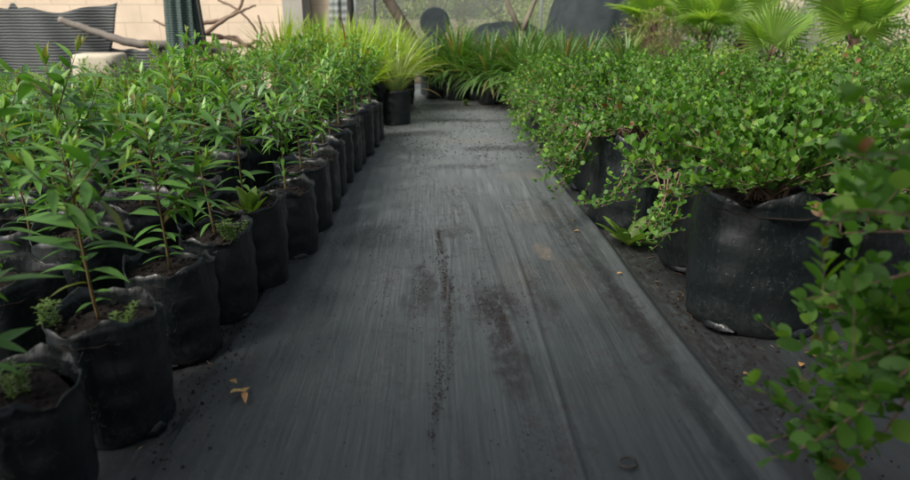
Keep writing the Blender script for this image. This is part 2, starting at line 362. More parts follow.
# ------------------------------------------------------------------ grow bags
def bag_mesh(r, h, soil_z, seed, name):
    rr = random.Random(seed); mb = MB(); N = 40
    ph = [rr.uniform(0, 6.28) for _ in range(12)]
    K = 18; rings = []
    def rad(t, an):
        prof = r*(.95+.05*math.sin(math.pi*min(1, t*1.05))) if t < .95 else r*.985
        if t < .04: prof *= .95+.05*(t/.04)**.5
        pleat = .028*math.sin(9*an+ph[0]+3*t)*(t**2)+.020*math.sin(5*an+ph[1]-4*t)+.03*math.sin(2*an+ph[2])+.012*math.sin(16*an+ph[3]+6*t)*abs(2*t-1)
        tri = abs(((an*2.5+ph[4]+1.2*t) % 2)-1)-.5; pleat += .045*tri*abs(t-.45)**1.0*2+.02*(abs(((an*6+ph[5]-5*t) % 2)-1)-.5)
        sag = .022*math.sin(24*t+2*math.sin(2*an+ph[4])+ph[5])*math.sin(3*an+ph[6])
        return prof*(1+pleat+sag)
    for k in range(K+1):
        t = k/K; ring = []
        for j in range(N):
            an = 2*math.pi*j/N
            q = rad(t, an); z = h*t
            if k == K: z += h*(.045*math.sin(2*an+ph[7])+.03*math.sin(5*an+ph[8])+.018*math.sin(11*an+ph[3]))
            elif k > K-3: z += h*(.045*math.sin(2*an+ph[7]))*.5
            z0 = 0.0 if k else 0.0
            ring.append((q*math.cos(an)*1.0+.06*r*t*math.cos(ph[9]), q*math.sin(an)+.06*r*t*math.sin(ph[9]), z+z0))
        rings.append(ring)
    # inner wall from the rim down to the soil
    ks = int(K*soil_z/h)-1; RK = list(rings[K])
    for d_, s_ in ((0.0, .975), (.5, .96), (1.15, .93)):
        ring = []
        for j in range(N):
            x, y, z = RK[j]; zt = z-(z-soil_z)*d_; q = min(1, d_); x2, y2, _ = rings[ks][j]
            ring.append(((x*(1-q)+x2*q)*s_, (y*(1-q)+y2*q)*s_, zt))
        rings.append(ring)
    vs = [p for rg in rings for p in rg]
    fs = [(i*N+j, i*N+(j+1) % N, (i+1)*N+(j+1) % N, (i+1)*N+j) for i in range(len(rings)-1) for j in range(N)]
    fs.append(tuple(range(N-1, -1, -1)))
    mb.add(vs, fs)
    # gusset ears: folded flaps of film at the foot
    for q in range(3):
        an = ph[10]+q*2.1+rr.uniform(-.3, .3); wd = r*rr.uniform(.35, .6)
        c, s = math.cos(an), math.sin(an); pts = []
        for u in (-1, -.4, .3, 1):
            a2 = an+u*wd/r*.9; q2 = r*.925
            pts.append([(q2*math.cos(a2), q2*math.sin(a2), .030*(1-u*u*.8)), ((q2+r*.14*(1-u*u))*math.cos(a2), (q2+r*.14*(1-u*u))*math.sin(a2), .010),
                        ((q2-.01)*math.cos(a2), (q2-.01)*math.sin(a2), .002)])
        flat = [p for row in pts for p in row]
        mb.add(flat, [(i*3+j, i*3+j+1, i*3+j+4, i*3+j+3) for i in range(3) for j in range(2)])
    me = mb.mesh(name, M_bag)
    # soil
    ms = MB(); rows = 6; vs = [(0, 0, soil_z+.012)]
    for k in range(1, rows+1):
        for j in range(N):
            an = 2*math.pi*j/N; q = k/rows
            x, y, z = rings[ks][j]
            vs.append((x*.94*q, y*.94*q, soil_z+.012*(1-q)+rr.uniform(-.004, .006)))
    fs = [(0, 1+j, 1+(j+1) % N) for j in range(N)]
    fs += [(1+(k-1)*N+j, 1+k*N+j, 1+k*N+(j+1) % N, 1+(k-1)*N+(j+1) % N) for k in range(1, rows) for j in range(N)]
    ms.add(vs, fs)
    for _ in range(60):
        a, q = rr.uniform(0, 6.28), math.sqrt(rr.random())*r*.85; s = rr.uniform(.003, .008)
        ms.add([(q*math.cos(a)+s*x, q*math.sin(a)+s*y, soil_z+.01+s*z*.8) for x, y, z in ((1,0,0),(0,1,0),(-1,0,0),(0,-1,0),(0,0,1),(0,0,-1))],
               [(0,1,4),(1,2,4),(2,3,4),(3,0,4),(1,0,5),(2,1,5),(3,2,5),(0,3,5)])
    return me, ms.mesh(name+'_soil', M_soilbag)

small_bags = [bag_mesh(.118, .29, .255, 10+i, 'grow_bag') for i in range(6)]
big_bags = [bag_mesh(.185, .405, .36, 40+i, 'large_grow_bag') for i in range(4)]

# ------------------------------------------------------------------ saplings
def sapling_meshes(seed, H, bushy, z0=.26, fine=False, LM=.105):
    rr = random.Random(seed); st = MB(); lf = MB()
    kd = 'lance_fine' if fine else 'lance'
    def shoot(p0, az, el, L, r0, Lmax, main=False):
        p = V(*p0); n = max(3, int(L/.023)); pts = [p.copy()]; e = el; a = az
        phase = rr.uniform(0, 3)
        for i in range(n):
            t = (i+1)/n
            e += rr.uniform(-.06, .06)+(.03 if not main else 0); a += rr.uniform(-.1, .1)
            if main: e = min(1.62, max(1.30, e))
            d = V(math.cos(e)*math.cos(a), math.cos(e)*math.sin(a), math.sin(e))
            p = p+d*L/n; pts.append(p.copy())
            if main and t < (.10 if seed != 901 else .45): continue
            env = .30+.70*math.sin(math.pi*min(1, t*.95))**.9 if main else .7+.3*math.sin(math.pi*t)
            if t > .85: env *= 1-(t-.85)*2.2
            la = phase+i*1.57+rr.uniform(-.35, .35)
            for s_ in (0, math.pi):
                if rr.random() < .10: continue
                q = la+s_+rr.uniform(-.25, .25)
                elv = (.15+.9*t**2.5)+rr.uniform(-.22, .3)
                side = nrm(np.cross(d, V(math.cos(q), math.sin(q), .01)));
                out = nrm(np.cross(side, d))
                dr = nrm(out*math.cos(elv)*1.0+d*math.sin(elv))
                ll = Lmax*env*rr.uniform(.6, 1.2)
                ag = rr.uniform(.35, .9) if t > .82 else (rr.uniform(0, .25) if rr.random() < .3 else 0)
                if rr.random() < .02: ag = -rr.uniform(.3, 1)
                lf.leaf(p, dr, V(0, 0, 1) if elv < .9 else -out, ll, ll*rr.uniform(.20, .29), kd, droop=rr.uniform(.2, .8)*(1-.6*t), fold=.3, age=ag, curl=rr.uniform(-.35, .35))
        k = len(pts)
        st.tube(pts, [r0*(1-.7*i/(k-1)) for i in range(k)], 6)
        # reddish young tip
        d = nrm(pts[-1]-pts[-2])
        for i in range(4):
            q = i*1.57+phase; o = V(math.cos(q), math.sin(q), 0)
            lf.leaf(p, nrm(d*1.0+o*.4), -o, Lmax*rr.uniform(.28, .5), Lmax*.11, kd, droop=-.05, fold=.5, age=rr.choice((.5, .6, .8, .95)))
        return pts
    az = rr.uniform(0, 6.28)
    main = shoot((rr.uniform(-.01, .01), rr.uniform(-.01, .01), z0), az, 1.53, H, .0042, LM, True)
    for b in range(bushy):
        i = int(len(main)*rr.uniform(.30, .85)); i = min(i, len(main)-2)
        L = H*rr.uniform(.28, .55)*(1.1-i/len(main)*.5)
        shoot(main[i], rr.uniform(0, 6.28), rr.uniform(.5, 1.2), L, .0024, LM*.8)
    return st.mesh('stem', M_stem), lf.mesh('foliage', M_sap)

def new_plant(name, label, cat, group, bag, parts, loc, rz=0., s=1., bagname='grow_bag'):
    t = thing(name, loc, label, cat, group, rz, s)
    if bag:
        link(bagname, bag[0], t, rot=(R.uniform(-.03, .03), R.uniform(-.03, .03), R.uniform(0, 6.28))); link('soil', bag[1], t)
    for nm, me in parts: link(nm, me, t)
    return t
def sap_parts(m): return [('stem', m[0]), ('foliage', m[1])]

sap_sparse = [sapling_meshes(100+i, .38+.03*(i % 4), 4 + (i % 3), fine=True, LM=.125) for i in range(4)]
sap_mid = [sapling_meshes(200+i, .38+.04*(i % 4), 6+i % 3) for i in range(6)]
sap_bushy = [sapling_meshes(300+i, .36+.04*(i % 3), 12+i % 3) for i in range(5)]
G_SAP = 'leafy saplings in black grow bags left of the path'
front = [(-.765, 1.02), (-.73, 1.32), (-.715, 1.66), (-.675, 1.93), (-.64, 2.16), (-.565, 2.46), (-.565, 2.78), (-.56, 3.06), (-.56, 3.33),
         (-.56, 3.60), (-.55, 3.87), (-.535, 4.14), (-.51, 4.42), (-.49, 4.70), (-.47, 4.98)]
fl = {0: 'sapling whose black bag is cut off by the bottom left corner of the photo',
      1: 'tall thin sapling in the second black bag of the row lining the path',
      2: 'upright sapling in black bag lining the path, third bag from the camera',
      3: 'slender single stem sapling in black bag with a tuft of small weeds at its foot',
      4: 'sapling sharing its black bag with a pale broad leaved seedling',
      5: 'sapling in the wide black bag standing out furthest where the row bends inward'}
idx = 0
def lab_front(i):
    if i in fl: return fl[i]
    return 'bushy sapling in black bag beside the path, %s in the edge row from the camera' % ORD[i+1]
protos = {}
def place_sap(key, mset, bagi, loc, label, s, tiltseed):
    k = (key, bagi)
    if k not in protos:
        t = new_plant('potted_sapling', label, 'potted plant', G_SAP, small_bags[bagi], sap_parts(mset), loc, R.uniform(0, 6.28), s)
        protos[k] = t
    else:
        t = copy_thing(protos[k], loc, R.uniform(0, 6.28), s, label)
    return t
for i, (x, y) in enumerate(front):
    if i < 5: ms, key = sap_sparse[i % 4], ('s', i % 4)
    elif i < 8: ms, key = sap_mid[i % 6], ('m', i % 6)
    else: ms, key = sap_bushy[i % 5], ('b', i % 5)
    place_sap(key, ms, i % 6, (x, y, .001), lab_front(i), R.uniform(.94, 1.08), i)
def in_view(x, y, z, m=40):
    P_ = math.atan(225/650); Yw = math.atan(25/688)
    c, s = math.cos(Yw), math.sin(Yw); rx = x*c-y*s; ry = x*s+y*c; zz = z-.9
    fw = ry*math.cos(P_)-zz*math.sin(P_)
    if fw < .15: return False
    px = 455+650*rx/fw; py = 240-650*(ry*math.sin(P_)+zz*math.cos(P_))/fw
    return -m < px < 910+m and -m < py < 480+m
row = 1
for k in range(12):
    x0 = -1.04-.275*k; row += 1; cnt = 0
    y = .62 if k == 0 else .75
    while y < 5.9:
        x = x0+R.uniform(-.03, .03) + (.10*min(1, max(0, (y-1.2)/1.4)) if k < 2 else .1*min(1, max(0, (y-1.2)/1.4)))
        yy = y+R.uniform(-.04, .04)
        if in_view(x, yy, .7) or in_view(x, yy, .45, 60):
            cnt += 1
            if yy < 2.0 and k < 2: ms, key = sap_sparse[(cnt+k) % 4], ('s', (cnt+k) % 4)
            elif R.random() < .55: q = R.randrange(6); ms, key = sap_mid[q], ('m', q)
            else: q = R.randrange(5); ms, key = sap_bushy[q], ('b', q)
            if k > 8 and yy > 4.9 or k > 10: pass
            place_sap(key, ms, (cnt+k) % 6, (x, yy, .001),
                      'leafy sapling in black bag, %s row left of the path, %s from the camera' % (ORD[row], ORD[cnt]), R.uniform(.86, 1.14)*(1 if yy < 2.2 else max(.70, 1-.055*k)), cnt)
        y += .30

# ------------------------------------------------------------------ round leaved bushes
def bush_meshes(seed, spread=.42, rim=.37, n_shoots=34, kd='round', LL=.031, up=.30, young=.12, extra=(), minel=.1, mat=None, sagk=1.):
    rr = random.Random(seed); tw = MB(); lf = MB()
    def leafpair(p, d, i, k, sz):
        la = i*1.57+k
        for s_ in (0, math.pi):
            if rr.random() < .05: continue
            q = la+s_+rr.uniform(-.4, .4)
            o = V(math.cos(q), math.sin(q), rr.uniform(-.1, .35)); o = nrm(o-d*np.dot(o, d)*.7)
            dr = nrm(o+d*.9+V(0, 0, rr.uniform(.1, .7)))
            ll = sz*rr.uniform(.55, 1.3); u = rr.random()
            ag = rr.uniform(.4, 1) if u < young else (-rr.uniform(.4, 1) if u > .985 else 0)
            lf.leaf(p, dr, nrm(V(rr.uniform(-1.1, 1.1), rr.uniform(-1.1, 1.1), 1)), ll, ll*rr.uniform(.52, .84), kd, droop=rr.uniform(-.05, .25), fold=rr.uniform(.1, .4), age=ag)
    def shoot(p0, az, el, L, r0, depth, sag, dense=1.0, tgt=None):
        p = V(*p0); n = max(4, int(L/.021/dense)); pts = [p.copy()]; e = el; a = az; k = rr.uniform(0, 3)
        for i in range(n):
            t = (i+1)/n
            e += -sag/n+rr.uniform(-.12, .12); a += rr.uniform(-.13, .13)
            d = V(math.cos(e)*math.cos(a), math.cos(e)*math.sin(a), math.sin(e))
            if tgt is not None: d = nrm(d*.35+nrm(V(*tgt)-p))
            p = p+d*L/n; pts.append(p.copy())
            if depth > 0 or t > .25: leafpair(p, d, i, k, LL*(1.05-.35*t))
            if depth == 0 and rr.random() < (.62 if tgt is None else .25) and t > .15:
                shoot(p, a+rr.choice((-1, 1))*rr.uniform(.4, 1.2), max(e, 0)+rr.uniform(.1, .9), rr.uniform(.05, .13), .0014, 1, -.2)
        tw.tube(pts, [r0*(1-.75*i/(len(pts)-1)) for i in range(len(pts))], 5)
        leafpair(p, d, 0, k, LL*.6)
    for i in range(n_shoots):
        az = i*2.399+rr.uniform(-.3, .3); u = rr.random()
        el = minel+(1.4-minel)*u**1.1; L = spread*rr.uniform(.7, 1.1)*(1-.30*u) if el > .6 else spread*rr.uniform(.8, 1.15)
        if el > .6: L = min(L, up*rr.uniform(.8, 1.15)/max(.3, math.sin(el)))
        shoot((rr.uniform(-.05, .05), rr.uniform(-.05, .05), rim), az, el+.35, L, .004, 0, rr.uniform(.9, 1.8)*sagk if el < .6 else rr.uniform(-.2, .8))
    for (p0, tip) in extra:
        L = np.linalg.norm(V(*tip)-V(*p0)); shoot(p0, 0, 0, L, .004, 0, 0, 1.15, tgt=tip)
    return tw.mesh('branches', M_twig), lf.mesh('foliage', mat or M_bush)
bushes = [bush_meshes(500+i, spread=.40+.03*(i % 3), n_shoots=(34, 46, 54, 38, 50, 44)[i], up=(.12, .22, .17, .25, .14, .19)[i], young=(.05, .25, .12, .3, .08, .18)[i], LL=(.026, .030, .027, .031, .025, .028)[i]) for i in range(6)]
bushes.append(bush_meshes(555, spread=.36, n_shoots=80, up=.20, minel=.22, sagk=.45))
for q_ in range(2):     # edge plants with long sprays hanging over the path side
    er = random.Random(60+q_); ex = [((-.08, .05*er.uniform(-1, 1), .40), (-.30-.05*er.random(), er.uniform(-.25, .22), .40)) for _ in range(5)]
    ex += [((-.24, er.uniform(-.2, .2), .42), (-.36-.12*er.random(), er.uniform(-.28, .25), er.uniform(.14, .30))) for _ in range(9)]
    bushes.append(bush_meshes(560+q_, spread=.43, n_shoots=44, up=.15+.04*q_, LL=.029, extra=ex))
G_BUSH = 'round leaved shrubs in large black bags right of the path'
bprot = {}
def place_bush(q, b, loc, label, s=1., rz=None):
    k = (q, b); rz = R.uniform(0, 6.28) if rz is None else rz
    if k not in bprot:
        bprot[k] = new_plant('potted_shrub', label, 'potted shrub', G_BUSH, big_bags[b], [('branches', bushes[q][0]), ('foliage', bushes[q][1])], loc, rz, s, 'large_grow_bag')
        return bprot[k]
    return copy_thing(bprot[k], loc, rz, s, label)
fr = [(.99, 1.84, 1.03, 'round leaved shrub in the largest black bag, nearest whole bag right of the path'),
      (1.03, 2.31, .94, 'shrub in grey black bag half hidden behind the largest bag'),
      (.90, 2.80, 1.06, 'shrub in creased black bag just beyond the rosette weed'),
      (.95, 3.42, 1.04, 'shrub in black bag at the hem end of the path mat'),
      (.96, 3.98, 1.0, 'shrub overhanging the small bag just past the path mat corner'),
      (.92, 4.5, .9, 'reddish tinged shrub leaning over the far right edge of the path'),
      (.93, 5.05, .88, 'shrub with pale leaf tips over the path, sixth beyond the largest bag'),
      (1.0, 5.6, .86, 'last shrub of the path edge row before the strappy plants')]
for i, (x, y, s, l) in enumerate(fr): place_bush(6 if i == 0 else 7+i % 2, i % 4, (x, y, .001), l, s, None if i == 0 else R.uniform(-.3, .3))
for c in range(9):
    x0 = 1.45+.44*c; y = 1.15; cnt = 0
    while y < (5.9 if c < 3 else 5.0):
        x = x0+R.uniform(-.04, .04); yy = y+R.uniform(-.05, .05)
        if in_view(x, yy, .6, 90):
            cnt += 1
            place_bush(R.randrange(6), R.randrange(4), (x, yy, .001),
                       'round leaved shrub, %s row right of the path, %s from the camera' % (ORD[c+2], ORD[cnt]), R.uniform(.80, 1.04))
        y += .47

# foreground shrub: bag out of frame on the right, sprays reaching into the picture
bx, by = 1.06, .78
def rel(p): return (p[0]-bx, p[1]-by, p[2])
near_extra = [(rel((.80, .85, z0)), rel((.66+.04*(i % 3), .78+.07*((i*5) % 4), z1))) for i, (z0, z1) in enumerate([(.5, .40), (.55, .46), (.6, .52), (.6, .56), (.65, .62), (.68, .66), (.7, .70), (.72, .74), (.7, .78), (.5, .36), (.5, .30), (.6, .6)])]+[((0, 0, .42), rel((.70, .78, .50))), (rel((.72, .78, .52)), rel((.455, .75, .31))), (rel((.80, .8, .5)), rel((.50, .83, .27))),
              (rel((.80, .85, .6)), rel((.55, .86, .50))), (rel((.85, .85, .65)), rel((.58, .9, .60))), (rel((.8, .8, .62)), rel((.52, .78, .66))),
              (rel((.8, .7, .75)), rel((.39, .60, .82))), (rel((.8, .7, .72)), rel((.42, .62, .77))), (rel((.85, .7, .7)), rel((.56, .72, .76))),
              (rel((.8, .85, .45)), rel((.60, .92, .33))), (rel((.8, .9, .45)), rel((.6, .8, .2))), (rel((.8, .85, .5)), rel((.58, .8, .42))),
              (rel((.85, .9, .6)), rel((.62, .95, .70))), (rel((.85, .9, .55)), rel((.63, .95, .45)))]
nb = bush_meshes(777, spread=.50, n_shoots=60, kd='round_fine', LL=.039, up=.34, extra=near_extra)
new_plant('potted_shrub', 'blurred near shrub whose leafy sprays enter the photo at its right edge', 'potted shrub', G_BUSH, big_bags[1],
          [('branches', nb[0]), ('foliage', nb[1])], (bx, by, .001), 0, 1, 'large_grow_bag')
# near sapling at the left edge, out of focus
nl = sapling_meshes(901, .52, 5, fine=True, LM=.125)
new_plant('potted_sapling', 'very near blurred sapling cut off by the left edge of the photo', 'potted plant', G_SAP, small_bags[2], sap_parts(nl), (-.63, .60, .001), 1.3, 1.0)

# ------------------------------------------------------------------ strappy plants
def strap_plant(seed, n, L, W, el0, mat, z0=.25, dead=.06, bend=(1.0, 2.2), age_y=0.):
    rr = random.Random(seed); mb = MB()
    for i in range(n):
        az = rr.uniform(0, 6.28); u = rr.random()
        a = rr.uniform(0, .35) if rr.random() > dead else -rr.uniform(.6, 1)
        r0 = rr.uniform(0, .03)
        mb.strap((r0*math.cos(az), r0*math.sin(az), z0), az, el0+(1.5-el0)*u, L*rr.uniform(.6, 1.1), W*rr.uniform(.7, 1.2), rr.uniform(*bend)*(1-.55*u), age=a, kink=rr.uniform(-.3, .3))
    return mb
fol_sp = strap_plant(61, 46, .60, .022, .75, M_spider, z0=.25, bend=(.7, 2.0))
fol_sp.strap((.02, 0, .26), -.35, .35, .42, .012, 1.25, age=-.9)
fol_sp.strap((.02, 0, .26), .15, .7, .36, .011, 1.7, age=-.7)
t = new_plant('potted_spider_plant', 'pale striped spider plant in square black bag at the head of the left row', 'potted plant', None, small_bags[3],
              [('foliage', fol_sp.mesh('foliage', M_spider))], (-.30, 5.72, .001), 0, 1.0)
strapv = [strap_plant(70+i, 300, .58, .022, .12, M_agap, bend=(.8, 1.9)).mesh('foliage', M_agap) for i in range(4)]
for i, (x, y, l) in enumerate([(.62, 7.05, 'dark green strappy clump in black bag, nearest the end of the path'), (.92, 7.0, 'strappy clump in black bag, second from the path end'),
        (1.22, 6.95, 'strappy clump touching the first round leaved shrubs'), (.5, 7.45, 'strappy clump behind, left end of the back row'),
        (.8, 7.5, 'strappy clump behind, in front of the pale forked tree'), (1.12, 7.45, 'strappy clump just right of the pale forked tree'),
        (1.42, 7.3, 'strappy clump left of the tall dark mound'), (1.55, 6.75, 'strappy clump among the shrubs below the tall dark mound'),
        (1.75, 7.3, 'strappy clump below the tall dark mound'), (2.0, 6.8, 'strappy clump at the right foot of the tall dark mound'), (.30, 7.42, 'strappy clump in front of the round drum stack'), (.05, 7.62, 'strappy clump directly below the round drum'),
        (1.0, 6.62, 'strappy clump at the corner of the shrub row and the path end'), (1.3, 6.5, 'strappy clump squeezed between two shrubs near the path end')]):
    new_plant('potted_strappy_plant', l, 'potted plant', 'strappy plants at the far end of the path', small_bags[i % 6], [('foliage', strapv[i % 4])], (x, y, .001), R.uniform(0, 6), R.uniform(.9, 1.1))
strapy = [strap_plant(80+i, 150, .60, .020, .5, M_strapy, bend=(.3, 1.3), dead=.05).mesh('foliage', M_light) for i in range(3)]
for i, (x, y) in enumerate([(-.62, 5.55), (-.90, 5.75), (-.5, 6.15), (-.8, 6.25), (-1.1, 6.15), (-.35, 6.55), (-.7, 6.65), (-1.05, 6.6), (-1.4, 6.5), (-1.2, 7.0), (-.85, 7.1), (-.3, 7.1)]):
    new_plant('potted_strappy_plant', 'yellow green strappy plant behind the left saplings, %s nearest' % ORD[i+1] if i else 'yellow green strappy plant just left of the spider plant',
              'potted plant', 'yellow green strappy plants beside the spider plant', small_bags[i % 6], [('foliage', strapy[i % 3])], (x, y, .001), R.uniform(0, 6), R.uniform(1.0, 1.15))

# light green fine leaved bushes, back right
def fine_bush(seed, mat, n=900, rx=.3, rz=.26, z0=.5, L=.03, W=.4):
    rr = random.Random(seed); lf = MB(); tw = MB()
    for i in range(60):
        az = rr.uniform(0, 6.28); el = rr.uniform(.2, 1.5); L0 = rx*rr.uniform(.7, 1.15); p = V(0, 0, z0-.2); pts = [p]
        for j in range(7):
            d = V(math.cos(el)*math.cos(az), math.cos(el)*math.sin(az), math.sin(el)); el += rr.uniform(-.2, .12); az += rr.uniform(-.2, .2)
            p = p+d*L0/5; pts.append(p)
            for k in range(max(1, int(n/420))):
                q = rr.uniform(0, 6.28); o = V(math.cos(q), math.sin(q), rr.uniform(-.1, .9))
                lf.leaf(p+o*.006, nrm(o), V(0, 0, 1), L*rr.uniform(.7, 1.3), L*W, 'small', age=rr.uniform(0, .3))
        tw.tube(pts, [.004*(1-.1*j) for j in range(8)], 4)
    return tw, lf
lb = []
for i in range(3):
    lb.append(bush_meshes(90+i, spread=.36, rim=.27, n_shoots=50, LL=.026, up=.42, mat=M_light, minel=.3))
for i, (x, y, l) in enumerate([(2.35, 5.3, 'fine leaved lime green shrub just left of the small fan palm'), (2.8, 4.75, 'fine leaved lime green shrub in front of the small fan palm'),
        (3.3, 4.9, 'lime green shrub right of the small fan palm'), (3.75, 5.2, 'lime green shrub below the large fan palm'),
        (4.2, 5.0, 'lime green shrub at the far right edge below the pale building'), (3.1, 5.5, 'lime green shrub behind, between the two fan palms'),
        (3.6, 5.8, 'lime green shrub behind, at the trunk of the large fan palm'), (4.4, 5.7, 'lime green shrub furthest right, behind the others')]):
    new_plant('potted_shrub', l, 'potted shrub', 'lime green shrubs at the back right', small_bags[i % 6], [('branches', lb[i % 3][0]), ('foliage', lb[i % 3][1])], (x, y, .001), R.uniform(0, 6), R.uniform(.95, 1.05))
# dry twiggy bush
rr = random.Random(5); tw = MB(); lf = MB()
for i in range(110):
    az = rr.uniform(0, 6.28); el = rr.uniform(.75, 1.5); p = V(0, 0, .25); pts = [p]
    for j in range(6):
        p = p+V(math.cos(el)*math.cos(az), math.cos(el)*math.sin(az), math.sin(el))*.12; el += rr.uniform(-.2, .2); az += rr.uniform(-.3, .3); pts.append(p)
        for k in range(3): lf.leaf(p, nrm(V(rr.uniform(-1, 1), rr.uniform(-1, 1), rr.uniform(-.2, 1))), V(0, 0, 1), .035, .012, 'small', age=0)
    tw.tube(pts, [.003*(1-.13*j) for j in range(7)], 4)
M_dry = leaf_mat('dry_leaf', (.17, .19, .10), (.27, .24, .16), rough=.7)
new_plant('potted_dry_shrub', 'greyish dry twiggy shrub between the striped yucca and the palms', 'potted shrub', None, small_bags[0], [('branches', tw.mesh('branches', M_twig)), ('foliage', lf.mesh('foliage', M_dry))], (2.42, 7.0, .001))

# yucca
mb = MB(); rr = random.Random(3)
for i in range(90):
    az = rr.uniform(0, 6.28); u = rr.random()
    mb.strap((0, 0, .62+.16*rr.random()), az, -.35+1.8*u, .40*rr.uniform(.75, 1.1), .030, .35, n=6, age=0)
tk = MB(); tk.tube([(0, 0, .2), (.01, 0, .5), (0, 0, .85)], [.04, .035, .03], 10)
new_plant('potted_yucca', 'cream striped yucca with stiff pointed leaves beside the tall dark mound', 'potted plant', None, big_bags[0],
          [('trunk', tk.mesh('trunk', M_fibre)), ('foliage', mb.mesh('foliage', M_yucca))], (2.38, 7.5, .001), 0, 1., 'large_grow_bag')

# fan palms
def fan(mb, hub, az, el, Rr, rr, n=38, spread=2.2, dead=0.):
    h = V(math.cos(az)*math.cos(el), math.sin(az)*math.cos(el), math.sin(el)); sd = V(-math.sin(az), math.cos(az), 0); up = np.cross(h, sd)
    if up[2] < 0: up = -up
    for i in range(n):
        th = -spread+2*spread*(i+.5)/n; dth = spread/n
        Lr = Rr*(1-.22*abs(th/spread)**2)*rr.uniform(.93, 1.05); droop = rr.uniform(.05, .28); vs = []
        K = [0.02, .25, .5, .7, .87, 1.0]
        for r in K:
            wdt = math.tan(dth)*r*Lr if r <= .5 else math.tan(dth)*.5*Lr*(1-(r-.5)/.5)**.8+.0005
            d = h*math.cos(th)+sd*math.sin(th); sp = -h*math.sin(th)+sd*math.cos(th)
            c = np.asarray(hub)+d*r*Lr - V(0, 0, 1)*droop*Lr*max(0, r-.45)**2*2 + up*(.10*Lr*(abs(th)/spread)**2*r)
            vs += [c-sp*wdt-up*wdt*.5, c+up*wdt*.5, c+sp*wdt-up*wdt*.5]
        fs = [(3*q+j, 3*q+j+1, 3*q+j+4, 3*q+j+3) for q in range(len(K)-1) for j in range(2)]
        mb.add(vs, fs, dead if dead else rr.choice((0, 0, .15, .3)))
def palm(label, loc, th, tr, fans, seed, bag=big_bags[0], thick=.07, petc=None):
    rr = random.Random(seed); t = thing('potted_fan_palm', loc, label, 'palm', 'fan palms at the back right')
    link('large_grow_bag', bag[0], t); link('soil', bag[1], t)
    tk = MB(); pts = []; rad = []
    for j in range(12):
        u = j/11; pts.append((tr[0]*u, tr[1]*u, .3+(th-.3)*u)); rad.append(thick*(1-.45*u)*(1+.12*(j % 2)))
    tk.tube(pts, rad, 10)
    for j in range(26):
        u = rr.random(); a = rr.uniform(0, 6.28); c = V(tr[0]*u, tr[1]*u, .3+(th-.3)*u); rr0 = thick*(1-.4*u)
        o = V(math.cos(a), math.sin(a), 0); tk.tube([c+o*rr0*.7, c+o*rr0*1.3+V(0, 0, .04), c+o*rr0*1.7+V(0, 0, .10)], [.014, .010, .003], 5)
    link('trunk', tk.mesh('trunk', M_fibre), t)
    for (az, el, pl, Rr) in fans:
        base = V(tr[0], tr[1], th); e2 = el
        h = V(math.cos(az)*math.cos(el), math.sin(az)*math.cos(el), math.sin(el)); hub = base+h*pl
        fm = MB(); fan(fm, hub, az, el-.05 if el > .7 else el-.3, Rr*1.15, rr)
        fo = link('frond', fm.mesh('frond', M_palm), t)
        pm = MB(); pm.tube([base, base+h*pl*.5+V(0, 0, .01), hub], [.011, .008, .007], 6); link('petiole', pm.mesh('petiole', M_palm), fo)
    return t
D = math.radians
palm('fan palm with shaggy brown trunk left of the other palms', (2.66, 6.5, .001), .72, (0, 0), [(D(a), D(e+12), .22, .32) for a, e in ((200, 40), (250, 25), (300, 50), (340, 20), (150, 30), (90, 60), (30, 35), (270, 75))], 11, big_bags[1])
palm('fan palm with thick brown split trunk behind the shrubs, middle of the palms', (3.22, 6.9, .001), .74, (.02, 0), [(D(a), D(e+12), .24, .33) for a, e in ((195, 45), (240, 55), (290, 60), (345, 40), (20, 20), (90, 60), (140, 30))], 12, big_bags[2], .085)
palm('green fan palm crowding behind the striped yucca', (2.42, 7.35, .001), .80, (0, 0), [(D(a), D(e), .22, .34) for a, e in ((230, 50), (280, 78), (330, 45), (190, 35), (80, 60))], 15, big_bags[1], .05)
palm('small fan palm with one bright upright fan over a red brown stem', (2.68, 5.25, .001), .60, (.01, 0), [(D(268), D(84), .10, .32), (D(185), D(48), .18, .24), (D(355), D(52), .20, .25), (D(80), D(60), .2, .25)], 13, big_bags[3], .035)
palm('largest fan palm with wide spread fans near the right edge', (3.80, 5.95, .001), .70, (0, 0), [(D(262), D(82), .08, .40), (D(200), D(50), .28, .40), (D(335), D(45), .26, .42), (D(290), D(60), .2, .36), (D(90), D(60), .25, .4), (D(20), D(20), .3, .38)], 14, big_bags[0], .07)

# ------------------------------------------------------------------ small weeds
def rosette(seed, n, L, W, el, mat, kd='round_fine'):
    rr = random.Random(seed); mb = MB()
    for i in range(n):
        az = i*2.4+rr.uniform(-.2, .2); e = el*rr.uniform(.4, 1.3); d = V(math.cos(az)*math.cos(e), math.sin(az)*math.cos(e), math.sin(e))
        mb.leaf(V(math.cos(az), math.sin(az), 0)*.006+V(0, 0, .004), d, V(0, 0, 1) if e < 1.2 else -V(math.cos(az), math.sin(az), 0), L*rr.uniform(.6, 1.1), W*rr.uniform(.8, 1.1), kd, droop=.15, fold=.35, age=rr.uniform(0, .4))
    return mb.mesh('weed', mat)
tag(link('weed', rosette(1, 17, .155, .048, .85, M_weed), None, (.80, 2.48, .006)), 'bright green rosette weed growing at the mat edge between two large bags', 'weed')
tag(link('weed', rosette(2, 16, .115, .042, 1.15, M_weed), None, (-.60, 2.09, .262)), 'pale broad leaved seedling standing in a bag of the edge row', 'weed')
rr = random.Random(8)
